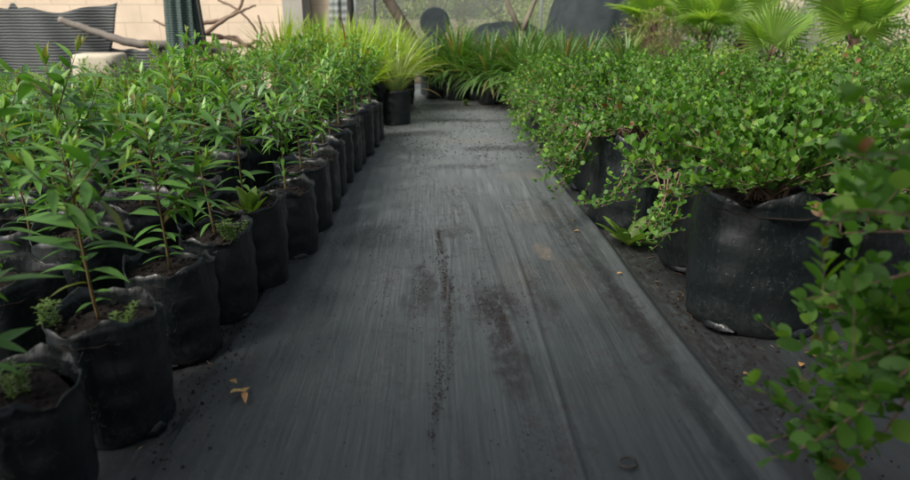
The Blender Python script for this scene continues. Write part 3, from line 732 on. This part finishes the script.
def tuft(seed, n=10, H=.065):
    rr = random.Random(seed); mb = MB()
    for i in range(n):
        az = rr.uniform(0, 6.28); p = V(rr.uniform(-.02, .02), rr.uniform(-.02, .02), 0); pts = [p]
        for j in range(6):
            p = p+V(math.cos(az)*.35, math.sin(az)*.35, .8)*H/6*rr.uniform(.8, 1.3); pts.append(p)
            for s in (0, math.pi/2, math.pi, 4.7):
                q = az+s+j; mb.leaf(p, V(math.cos(q), math.sin(q), .5), V(0, 0, 1), .014, .006, 'small', age=.3)
        mb.tube(pts, .0008, 4)
    return mb.mesh('weed', M_weed)
for (x, y, z, l, n) in [(-.60, 1.86, .262, 'feathery weed tuft spilling over the rim of a bag in the edge row', 10), (-.83, 1.30, .262, 'upright little weed in the second bag by its sapling', 5),
                        (-.74, 1.03, .262, 'weed sprig on the soil of the nearest bag', 5), (-.67, 1.26, .262, 'tiny weed beside the stem of the second sapling', 4), (.36, 6.88, .004, 'low green weed at the foot of the far left strappy clump', 14)]:
    tag(link('weed', tuft(int(abs(x)*100), n), None, (x, y, z)), l, 'weed')

# ------------------------------------------------------------------ litter on the cloth
def dead_leaf(loc, L, rz, label, mat=M_dead, n=1, tilt=.2):
    mb = MB(); rr = random.Random(int(loc[0]*1000+loc[1]*77))
    for i in range(n):
        a = rz+i*1.9; mb.leaf(V(rr.uniform(-.008, .008)*i, rr.uniform(-.008, .008)*i, .004+.004*i), V(math.cos(a), math.sin(a), tilt), V(0, 0, 1), L*rr.uniform(.8, 1.1), L*.45, 'lance_fine', droop=rr.uniform(.2, .6), fold=.6)
    tag(link('fallen_leaf', mb.mesh('fallen_leaf', mat), None, loc), label, 'leaf', 'fallen leaves on the ground cloth')
zt = .016
dead_leaf((-.475, 1.40, zt), .034, 1.2, 'curled orange leaf cluster alone on the left of the path', n=5)
dead_leaf((-.565, 2.22, zt), .05, .2, 'thin brown leaf lying at the foot of the edge bags', tilt=.05)
dead_leaf((.63, 2.78, zt+.004), .03, .8, 'small red leaf by the hem near the creased bag', tilt=.05)
dead_leaf((.63, 2.63, zt+.004), .034, 2.7, 'second small red leaf by the hem, nearer the rosette weed', tilt=.05)
dead_leaf((.655, 2.13, zt+.008), .026, .1, 'orange leaf scrap on the mat left of the half hidden bag')
dead_leaf((.81, 1.47, .006), .02, .1, 'tiny orange leaf fragment in front of the largest bag')
dead_leaf((1.05, 1.54, .006), .05, 1.9, 'pale dry leaf leaning at the foot of the largest bag', tilt=.4)
dead_leaf((1.11, 1.545, .006), .045, .3, 'orange brown leaf right of the largest bag foot', tilt=.2)
dead_leaf((.98, 1.50, .006), .035, .9, 'small curled brown leaf just in front of the largest bag', tilt=.3)
dead_leaf((1.16, 1.53, .006), .04, 2.8, 'last orange leaf under the near shrub spray', tilt=.2)
mb = MB(); pts = [(.018*math.cos(a), .013*math.sin(a), .004+.006*max(0, math.sin(a))) for a in np.linspace(.2, 5.9, 14)]; mb.tube(pts, .0035, 6)
tag(link('rubber_ring', mb.mesh('rubber_ring', M_steel), None, (.40, 1.11, zt)), 'small dark broken ring lying on the path at the bottom edge', 'ring')
# soil crumbs
mb = MB(); rr = random.Random(12)
def crumb(x, y, s, z=zt):
    a = rr.uniform(0, 6.28); ca, sa = math.cos(a)*s, math.sin(a)*s; k = rr.uniform(.5, 1)
    mb.add([(x+ca, y+sa, z), (x-sa*k, y+ca*k, z), (x-ca, y-sa, z), (x+sa*k, y-ca*k, z), (x, y, z+s*rr.uniform(.5, 1)), (x, y, z-s*.5)],
           [(0,1,4),(1,2,4),(2,3,4),(3,0,4),(1,0,5),(2,1,5),(3,2,5),(0,3,5)])
for i in range(1700):      # the line of soil along the centre crease
    y = rr.uniform(1.05, 2.7); c = .035+.012*math.sin(y*4)-.06*max(0, 1.7-y)
    if rr.random() < .5+.5*math.sin(y*7)*math.cos(y*3.1): crumb(c+rr.gauss(0, .005+.006*(1+math.sin(y*9))), y, rr.uniform(.0012, .0045)*(.8 if y < 1.6 else 1), zt-.002)
for (cx, cy, sx_, sy_, n) in [(.2, 1.85, .04, .16, 700), (-.06, 2.05, .05, .15, 350), (.02, 1.95, .12, .08, 300), (.36, 2.0, .03, .12, 250), (-.25, 2.65, .13, .16, 420),
                              (.22, 1.45, .03, .2, 260), (.62, 1.8, .04, .25, 350), (.1, 2.72, .1, .08, 200), (0, 3.1, .3, .4, 350), (-.4, 2.0, .1, .4, 250), (.1, 1.6, .4, .5, 350)]:
    for i in range(n):
        x = rr.gauss(cx, sx_); y = rr.gauss(cy, sy_)
        if -.44 < x < .68: crumb(x, y, rr.uniform(.0008, .0030), zt-.002)
for i in range(2600):
    sd_ = rr.random()
    if sd_ < .45: x, y = rr.gauss(-.60, .05), rr.uniform(1.0, 5.2)
    elif sd_ < .75: x, y = rr.gauss(.86, .07), rr.uniform(1.0, 5.5)
    else: x, y = rr.uniform(-.4, .8), rr.uniform(4.2, 7)
    if x < -.40 or x > .75 or y > 4.1: crumb(x, y, rr.uniform(.001, .004)*(1.8 if y > 4.1 else 1), zt-.002 if -.58 < x < 0 and y < 4 else .002)
for (x0_, sg, y0_, y1_, n_) in [(-.585, .03, 1.0, 5.2, 500), (.80, .05, 1.0, 5.5, 500), (.3, .5, 4.2, 7.0, 350), (1.1, .15, 1.3, 1.7, 120)]:
    for i in range(n_):
        x, y = rr.gauss(x0_, sg), rr.uniform(y0_, y1_)
        if not (-.0 < x < .75 and y < 4.1): crumb(x, y, rr.uniform(.002, .007), zt-.002 if -.58 < x < 0 and y < 4 else .003)
so2 = tag(link('soil_crumbs', mb.mesh('soil_crumbs', M_crumb, False)), 'dark crumbs of spilled potting soil scattered over the path', 'soil', kind='stuff')

mb = MB()
for i in range(420):
    u = rr.random()
    if u < .4: x, y = rr.gauss(-.60, .05), rr.uniform(1.0, 5.2)
    elif u < .75: x, y = rr.gauss(.86, .08), rr.uniform(1.1, 5.5)
    else: x, y = rr.uniform(-.3, 1.1), rr.gauss(6.4, .5)
    if -.62 < x < .76 and y < 4.1: continue
    a = rr.uniform(0, 6.28); L = rr.uniform(.008, .03)
    if rr.random() < .6: mb.leaf(V(x, y, .006), V(math.cos(a), math.sin(a), rr.uniform(-.1, .3)), V(rr.uniform(-.3, .3), 0, 1), L, L*.4, 'lance', droop=.3, fold=.5)
    else: mb.tube([(x, y, .005), (x+L*math.cos(a), y+L*math.sin(a), .008), (x+2*L*math.cos(a+.3), y+2*L*math.sin(a+.3), .005)], .0011, 4)
M_lit = leaf_mat('litter_leaf', (.05, .032, .02), (.13, .085, .05), rough=.8, transl=.05)
tag(link('leaf_litter', mb.mesh('leaf_litter', M_lit)), 'small brown leaf bits and twigs gathered along the foot of the bags', 'litter', kind='stuff')

# ------------------------------------------------------------------ background left: wall, posts, nets
def wall_mat(name, c1, c2, mort):
    m = M(name); tc = m.n('ShaderNodeTexCoord'); mp = m.n('ShaderNodeMapping'); m.l(tc.outputs['Object'], mp.inputs[0])
    mp.inputs['Rotation'].default_value = (math.radians(90), 0, 0)
    br = m.n('ShaderNodeTexBrick'); br.inputs['Scale'].default_value = 1; br.inputs['Brick Width'].default_value = .42; br.inputs['Row Height'].default_value = .21
    br.inputs['Mortar Size'].default_value = .006; br.inputs['Color1'].default_value = (*c1, 1); br.inputs['Color2'].default_value = (*c2, 1); br.inputs['Mortar'].default_value = (*mort, 1)
    m.l(mp.outputs[0], br.inputs['Vector'])
    n1 = m.noise(m.coord(), 2.5, 6, .65); n2 = m.noise(m.coord(), 40, 4)
    col = m.mix(m.ramp(n1, [(.35, 0), (.7, .75)]), br.outputs['Color'], tuple(x*.7 for x in c1))
    m.l(col, m.b.inputs['Base Color']); m.b.inputs['Roughness'].default_value = .9; m.bump(m.math('ADD', n2, m.math('MULTIPLY', br.outputs['Fac'], -1.)), .5, .006)
    return m.m
M_wall = wall_mat('cream_block', (.72, .59, .44), (.66, .54, .40), (.50, .40, .29))
M_pillar = plain('grey_render', (.38, .37, .32), (.30, .29, .25), scale=4, bump=.3)
t = thing('block_wall', (-6.5, 8.7, -.03), 'cream painted block wall behind the left saplings', 'wall')
mb = MB(); mb.box((-5.5, -.1, 0), (5.4, .1, 1.75)); link('wall', mb.mesh('wall', M_wall, False), t)
mb = MB(); mb.box((-5.55, -.14, 1.752), (5.45, .14, 1.82)); link('coping', mb.mesh('coping', M_pillar, False), t)
mb = MB(); mb.box((4.72, -.30, 0), (5.02, -.143, 1.9)); link('pilaster', mb.mesh('pilaster', M_pillar, False), t)
mb = MB(); mb.box((-.045, -.045, 0), (.045, .045, 2.6)); mb.box((-.08, -.08, 0), (.08, .08, .03)); mb.box((-.06, -.06, 2.6), (.06, .06, 2.62))
tag(link('steel_post', mb.mesh('steel_post', M_steel, False), None, (-1.445, 8.15, -.02)), 'thick dark square post in front of the cream wall end', 'post')
mb = MB(); mb.tube([(0, 0, 0), (0, 0, 2.5)], .04, 14); mb.tube([(0, 0, 2.5), (0, 0, 2.53)], .05, 14)
tag(link('steel_pole', mb.mesh('steel_pole', M_steel), None, (-.915, 8.0, -.02)), 'round dark pole carrying the grey gathered net', 'pole')
mb = MB(); mb.tube([(0, 0, 0), (0, 0, 2.4)], .03, 12); mb.tube([(0, 0, 2.4), (0, 0, 2.43)], .04, 12)
tag(link('steel_pole', mb.mesh('steel_pole', M_pole), None, (-.80, 9.9, -.03)), 'thin light grey pole in front of the see through screen', 'pole')

def net_mat(name, c1, c2, sc_=(1, 1, 60), alpha=1.0):
    m = M(name); wv = m.n('ShaderNodeTexWave', wave_type='BANDS', bands_direction='Z'); wv.inputs['Scale'].default_value = sc_[2]/6.28*2
    wv.inputs['Distortion'].default_value = 1.2; wv.inputs['Detail'].default_value = 2; m.l(m.coord(), wv.inputs[0])
    m.l(m.mix(wv.outputs['Fac'], c1, c2), m.b.inputs['Base Color']); m.b.inputs['Roughness'].default_value = .75
    m.b.inputs['Specular IOR Level'].default_value = .2; m.bump(wv.outputs['Fac'], .8, .01)
    return m.m
M_drape = net_mat('draped_net', (.045, .052, .053), (.115, .12, .117), (1, 1, 36))
M_hang = net_mat('green_net', (.020, .04, .035), (.12, .17, .155), (1, 1, 60))
M_bundle = net_mat('grey_net', (.16, .18, .18), (.24, .26, .25), (1, 1, 12))
def gather(name, loc, h, rx, ry, folds, mat, label, seed, flare=.3):
    rr = random.Random(seed); mb = MB(); N = 96; K = 30; vs = []; ph = rr.uniform(0, 6)
    for k in range(K+1):
        t = k/K; z = h*(1-t)
        for j in range(N):
            a = 2*math.pi*j/N; q = 1+.22*math.sin(folds*a+ph+1.5*t)+.08*math.sin(2.3*folds*a+2*t); f = .8+flare*t
            vs.append((rx*q*f*math.cos(a)+.02*math.sin(5*t+ph), ry*q*f*math.sin(a), z))
    fs = [(k*N+j, (k+1)*N+j, (k+1)*N+(j+1) % N, k*N+(j+1) % N) for k in range(K) for j in range(N)]
    fs += [tuple(range(N)), tuple(K*N+j for j in range(N-1, -1, -1))]
    mb.add(vs, fs)
    t = thing(name, loc, label, 'net'); link('net', mb.mesh('net', mat), t)
    rp = MB(); rp.tube([(rx*.7, -.03, h+.0), (rx*1.0, -.05, h*.72), (rx*1.25, -.03, h*.35), (rx*1.3, 0, .03)], .018, 8); link('cord', rp.mesh('cord', M_steel), t)
    return t
gather('hanging_net', (-2.19, 6.2, .02), 2.1, .13, .09, 9, M_hang, 'dark green ribbed net gathered into a hanging column before the cream wall', 1)
gather('hanging_net', (-1.06, 8.12, .02), 2.2, .10, .07, 6, M_bundle, 'pale grey net gathered around the round dark pole', 2, .5)

# ribbed drape over a rack
def drape():
    mb = MB(); rr = random.Random(4)
    nx, nz = 90, 30
    def grid(xl, xr, zt_, y0):
        vs = []
        for i in range(nx+1):
            u = i/nx
            for k in range(nz+1):
                t = k/nz; x = xl+(xr(t)-xl)*u; top = zt_(x, u); z = top*t
                y = y0+.05*math.sin(x*6+1)+.025*math.sin(x*17+z*5)+.06*(1-t)*math.sin(x*2.4)
                vs.append((x, y, z))
        fs = [(i*(nz+1)+k, (i+1)*(nz+1)+k, (i+1)*(nz+1)+k+1, i*(nz+1)+k+1) for i in range(nx) for k in range(nz)]
        mb.add(vs, fs)
    grid(-5.6, lambda t: -3.16+.21*t**2, lambda x, u: .955-.02*math.sin(x*5)+.015*math.sin(x*13)+.05*max(0, (x+3.35)/.4)+(.05 if -3.98 < x < -3.9 else 0)+.04*max(0, -x-4.0), 6.62)
    grid(-5.6, lambda t: -2.15, lambda x, u: .60+.025*math.sin(x*7)+.012*math.sin(x*23)-.03*max(0, x+2.5)*3, 6.74)
    me = mb.mesh('net_drape', M_drape); o = link('net_drape', me)
    so_ = o.modifiers.new('thick', 'SOLIDIFY'); so_.thickness = .006
    return tag(o, 'ragged dark net with horizontal ribs draped as a low screen at upper left', 'net')
drape()
# pale container
M_tub = plain('cream_plastic', (.50, .45, .34), (.40, .36, .28), rough=.6, scale=8)
t = thing('storage_tub', (-2.88, 5.98, 0.05), 'upturned cream plastic container standing above the saplings at left', 'container', None, .15)
mb = MB(); vs = []; rows = [(.0, .215), (.50, .19), (.525, .185), (.535, .17)]
for z, h_ in rows:
    for j in range(24):
        a = 2*math.pi*(j+.5)/24; q = (abs(math.cos(a))**6+abs(math.sin(a))**6)**(-1/6); vs.append((h_*q*math.cos(a), h_*q*math.sin(a), z))
mb.add(vs, [(i*24+j, i*24+(j+1) % 24, (i+1)*24+(j+1) % 24, (i+1)*24+j) for i in range(3) for j in range(24)]+[tuple(3*24+j for j in range(24)), tuple(range(23, -1, -1))])
link('body', mb.mesh('body', M_tub), t)
mb = MB(); mb.tube([(.15, -.21, .455), (.15, -.19, .455)], .028, 14); link('hole', mb.mesh('hole', M_steel), t)

# dead branches against the wall
def branch(name, strands, mat, label, cat='branch'):
    mb = MB()
    for pts, r0, r1 in strands:
        P4 = [V(*p) for p in pts]; out = []
        for i in range(len(P4)-1):       # Catmull-Rom
            a = P4[max(i-1, 0)]; b = P4[i]; c = P4[i+1]; d = P4[min(i+2, len(P4)-1)]
            for k in range(6):
                t = k/6; out.append(.5*((2*b)+(-a+c)*t+(2*a-5*b+4*c-d)*t*t+(-a+3*b-3*c+d)*t**3))
        out.append(P4[-1]); n = len(out)
        out = [p+V(0, 0, .004*math.sin(i*2.1)) for i, p in enumerate(out)]
        mb.tube(out, [r0+(r1-r0)*i/(n-1) for i in range(n)], 8)
    return tag(link(name, mb.mesh(name, mat)), label, cat)
branch('dead_branch', [([(-3.42, 6.46, .86), (-3.1, 6.45, .75), (-2.82, 6.45, .66), (-2.55, 6.5, .63), (-2.2, 6.75, .60), (-1.9, 6.9, .45), (-1.7, 7.0, .0)], .030, .055),
                       ([(-2.62, 6.5, .63), (-2.5, 6.55, .42), (-2.5, 6.5, .2)], .035, .02), ([(-2.45, 6.55, .62), (-2.38, 6.75, .85), (-2.3, 6.85, 1.15)], .035, .02)],
       M_palebark, 'thick grey fallen branch lying across the ribbed net drape')
branch('dead_branch', [([(-2.9, 7.3, .85), (-2.6, 7.3, .72), (-2.3, 7.35, .70), (-2.0, 7.4, .60), (-1.75, 7.4, .4), (-1.7, 7.4, 0)], .010, .025),
                       ([(-2.65, 7.35, .62), (-2.62, 7.35, .80), (-2.4, 7.35, .82), (-2.2, 7.4, .86), (-2.0, 7.4, 1.0), (-1.93, 7.4, 1.3)], .03, .012),
                       ([(-2.4, 7.3, .70), (-2.15, 7.3, .86), (-1.95, 7.3, .95), (-1.82, 7.3, 1.0)], .025, .008),
                       ([(-2.25, 7.45, 1.05), (-2.05, 7.4, .96), (-1.9, 7.4, .80), (-1.85, 7.4, .66), (-1.9, 7.4, .5)], .013, .010),
                       ([(-2.35, 7.4, .6), (-2.1, 7.4, .58), (-1.9, 7.35, .62), (-1.8, 7.35, .72), (-1.82, 7.35, .9)], .025, .009),
                       ([(-2.3, 7.4, .66), (-2.1, 7.4, .68), (-1.98, 7.3, .6), (-1.9, 7.3, .48)], .018, .008),
                       ([(-2.0, 7.4, .50), (-1.85, 7.4, .44), (-1.6, 7.4, .30)], .012, .01)], M_twig, 'tangle of bent bare branches before the cream wall beside the hanging net')

# ------------------------------------------------------------------ background centre
def cloth_net():
    m = M('screen_net'); f = m.noise(m.coord((1, 1, 1)), 2.2, 5); g = m.noise(m.coord((1, 1, 8)), 60, 2)
    m.l(m.mix(f, (.30, .38, .29), (.46, .52, .42)), m.b.inputs['Base Color']); m.b.inputs['Roughness'].default_value = .9
    tr = m.n('ShaderNodeBsdfTransparent'); mx = m.n('ShaderNodeMixShader'); m.l(m.math('ADD', .20, m.math('MULTIPLY', g, .2)), mx.inputs[0])
    m.l(tr.outputs[0], mx.inputs[1]); m.l(m.b.outputs[0], mx.inputs[2]); m.l(mx.outputs[0], m.o.inputs[0]); return m.m
t = thing('screen_fence', (3.5, 10.4, -.03), 'see through grey green net screen closing the far end of the nursery', 'fence')
mb = MB(); vs = []
for i in range(91):
    for k in range(13):
        x = -4.6+10.2*i/90; z = 1.75*k/12; vs.append((x, .03*math.sin(x*3)+.015*math.sin(x*11+z*2), z))
mb.add(vs, [(i*13+k, (i+1)*13+k, (i+1)*13+k+1, i*13+k+1) for i in range(90) for k in range(12)]); link('net', mb.mesh('net', cloth_net()), t)
for x in (-4.62, -1.8, 1.1, 3.6, 5.62):
    mb = MB(); mb.tube([(x, .09, 0), (x, .09, 1.85)], .028, 10); link('post', mb.mesh('post', M_pole), t)

def mound(name, loc, rx, ry, h, seed, label, pw=2.5, lean=0):
    mb = MB(); rr = random.Random(seed); N = 64; K = 26; vs = []; ph = [rr.uniform(0, 6) for _ in range(8)]
    for k in range(K+1):
        t = k/K
        for j in range(N):
            a = 2*math.pi*j/N; q = (1-t**pw)**(1/pw) if t < 1 else 0
            q *= 1+.05*math.sin(3*a+ph[0])+.035*math.sin(7*a+ph[1]+2*t)+.02*math.sin(15*a+ph[2]-3*t)
            z = h*t*(1+.03*math.sin(2*a+ph[3])+.03*math.sin(5*a+ph[4]))
            vs.append((rx*q*math.cos(a)+lean*t, ry*q*math.sin(a), z))
    mb.add(vs, [(k*N+j, k*N+(j+1) % N, (k+1)*N+(j+1) % N, (k+1)*N+j) for k in range(K) for j in range(N)])
    return tag(link(name, mb.mesh(name, M_tarp), None, loc), label, 'covered pile')
M_tarp = plain('black_cloth_cover', (.026, .034, .037), (.040, .049, .052), rough=.9, spec=.1, scale=6, bump=.6, dist=.03)
mound('covered_pile', (1.02, 9.3, -.02), .68, .45, .80, 1, 'long low pile under dark cloth behind the strappy plants', 3)
mound('covered_pile', (2.06, 8.75, -.02), .62, .5, 1.45, 2, 'tall dark mound under black cloth reaching the top of the photo', 3.2, .12)
# drum on sacks
t = thing('plastic_drum', (.05, 7.85, .82), 'black round drum lying on its side with its end facing the path', 'drum', None, math.radians(-3))
mb = MB(); N = 40; prof = [(-.006, .0005), (-.006, .08), (-.006, .182), (-.004, .192), (.006, .20), (.03, .205), (.18, .20), (.2, .207), (.22, .20), (.42, .20), (.44, .207), (.46, .2), (.6, .195), (.62, .18)]
vs = [(r*math.cos(2*math.pi*j/N), y, r*math.sin(2*math.pi*j/N)) for y, r in prof for j in range(N)]
mb.add(vs, [(i*N+j, i*N+(j+1) % N, (i+1)*N+(j+1) % N, (i+1)*N+j) for i in range(len(prof)-1) for j in range(N)]+[tuple(range(N)), tuple((len(prof)-1)*N+j for j in range(N))])
link('body', mb.mesh('body', M_tarp, False), t); t.scale = (.82, .45, .82)
mound('covered_pile', (.06, 8.06, -.02), .17, .3, .67, 5, 'narrow dark cloth wrapped stack carrying the round drum', 6)

# ------------------------------------------------------------------ trees
def crown(seed, centers, n, L, mat, kd='small'):
    rr = random.Random(seed); mb = MB()
    for i in range(n):
        cx, cy, cz, r = rr.choice(centers); d = nrm(V(rr.gauss(0, 1), rr.gauss(0, 1), rr.gauss(0, 1))); q = r*rr.uniform(.3, 1.05)**.6
        q = r*(rr.random()**.4)*rr.uniform(.85, 1.15)
        p = V(cx, cy, cz)+d*q*V(1, 1, .75)
        mb.leaf(p, nrm(d+V(rr.uniform(-1, 1), rr.uniform(-1, 1), rr.uniform(-1, .6))), V(0, 0, 1), L*rr.uniform(.7, 1.3), L*.5, kd, age=rr.uniform(0, .3))
    return mb.mesh('crown', mat)
def tree(name, loc, label, strands, centers, n, L, bark, mat, seed, group=None):
    t = thing(name, loc, label, 'tree', group)
    mb = MB()
    for pts, r0, r1 in strands:
        k = len(pts); mb.tube(pts, [r0+(r1-r0)*i/(k-1) for i in range(k)], 10)
    link('trunk', mb.mesh('trunk', bark), t); link('crown', crown(seed, centers, n, L, mat), t); return t
tree('leaning_tree', (-.02, 8.3, -.03), 'tree with rough brown trunk leaning left beside the round drum',
     [([(0, 0, 0), (-.06, 0, .35), (-.20, 0, .66), (-.46, 0, 1.08), (-.8, .05, 1.6), (-1.0, .1, 2.1)], .08, .055), ([(-.8, .05, 1.6), (-1.2, .1, 2.0), (-1.5, 0, 2.5)], .05, .03), ([(-.46, 0, 1.08), (-.35, .1, 1.7), (-.3, .2, 2.3)], .045, .025)],
     [(-1.0, .2, 2.7, .55), (-1.5, .1, 2.8, .4), (-.4, .3, 2.6, .45)], 1800, .07, M_bark, M_tree, 1)
M_fork = plain('smooth_bark', (.20, .17, .13), (.12, .10, .08), scale=12, bump=.5, stretch=(1, 1, .4))
tree('forked_tree', (1.17, 8.75, -.03), 'slim pale trunk forking in a Y above the strappy plants',
     [([(0, 0, 0), (0, 0, .4), (.0, 0, .74)], .065, .052), ([(0, 0, .70), (-.12, 0, .95), (-.30, .05, 1.35), (-.4, .1, 2.0)], .036, .02), ([(0, 0, .70), (.09, 0, .92), (.22, 0, 1.25), (.4, .1, 2.0)], .036, .02)],
     [(-.4, .1, 2.4, .4), (.4, .1, 2.4, .42), (0, .1, 2.7, .45)], 1800, .06, M_fork, M_tree, 2)
tl = ['spreading tree behind the net screen, nearest the cream wall', 'tree behind the net screen beyond the thin pole', 'tree behind the net screen beyond the drum',
      'tree behind the net screen beyond the forked trunk', 'tree behind the screen, past the tall dark mound', 'tree behind the screen above the striped yucca', 'tree behind the palms', 'tree behind the largest fan palm',
      'far tree seen faintly through the net left of the forked trunk', 'far tree seen faintly through the net right of the forked trunk']
tp_ = [(-1.6, 12.6), (.0, 13.5), (1.4, 12.4), (3.0, 13.6), (4.6, 12.8), (5.8, 14.5), (7.2, 13), (9.4, 14.2), (.8, 17), (3.8, 18)]
for i, (x, y) in enumerate(tp_):
    rr = random.Random(40+i)
    cs = [(rr.uniform(-1, 1), rr.uniform(-.6, .6), rr.uniform(.3, 2.2), rr.uniform(.3, .6)) for _ in range(13)]
    tree('bushy_tree', (x, y, -.03), tl[i], [([(0, 0, 0), (.05, 0, 1.2), (0, 0, 2.6)], .11, .05)]+[([(0, 0, rr.uniform(.3, 1)), (c[0]*.6, c[1]*.6, c[2]*.8), (c[0], c[1], c[2])], .035, .012) for c in cs[:8]], cs, 2600, .085, M_bark, M_tree, 60+i, 'trees beyond the net screen')

for i, (x, y) in enumerate([(2.9, 8.3), (3.7, 8.1), (4.5, 8.4), (5.3, 8.2), (6.1, 8.6), (2.6, 9.2), (3.4, 9.3)]):
    rr = random.Random(140+i); cs = [(rr.uniform(-.35, .35), rr.uniform(-.3, .3), rr.uniform(.25, .95), rr.uniform(.18, .3)) for _ in range(9)]
    tree('background_shrub', (x, y, -.03), ['dark leafy shrub behind the brown palm trunks, furthest left', 'dark leafy shrub between the shaggy palm and the split trunk palm', 'dark leafy shrub behind the small bright fan palm',
         'dark leafy shrub left of the largest fan palm, in front of the pale building', 'dark leafy shrub behind the largest fan palm, furthest right', 'dark leafy shrub behind the striped yucca', 'dark leafy shrub at the back, against the net screen'][i],
         [([(0, 0, 0), (0, 0, .5)], .03, .02)], cs, 2200, .06, M_bark, M_agap, 160+i, 'dark shrubs behind the palms')
# pale building at right
t = thing('pale_building', (9.3, 11.2, -.03), 'pale peach rendered building behind the fan palms at far right', 'building')
mb = MB(); mb.box((-1.7, 0, 0), (5, 4, 3.2)); link('wall', mb.mesh('wall', M_wall, False), t)
mb = MB(); mb.box((-2.0, -.3, 3.203), (5.3, 4.3, 3.35)); link('roof', mb.mesh('roof', M_pillar, False), t)
fo = MB(); fo.box((1.0, -.03, 1.0), (2.2, -.003, 2.2)); f = link('window', fo.mesh('window', M_pole, False), t)
gl = MB(); gl.box((1.06, -.036, 1.06), (2.14, -.033, 2.14)); link('pane', gl.mesh('pane', M_steel, False), f)
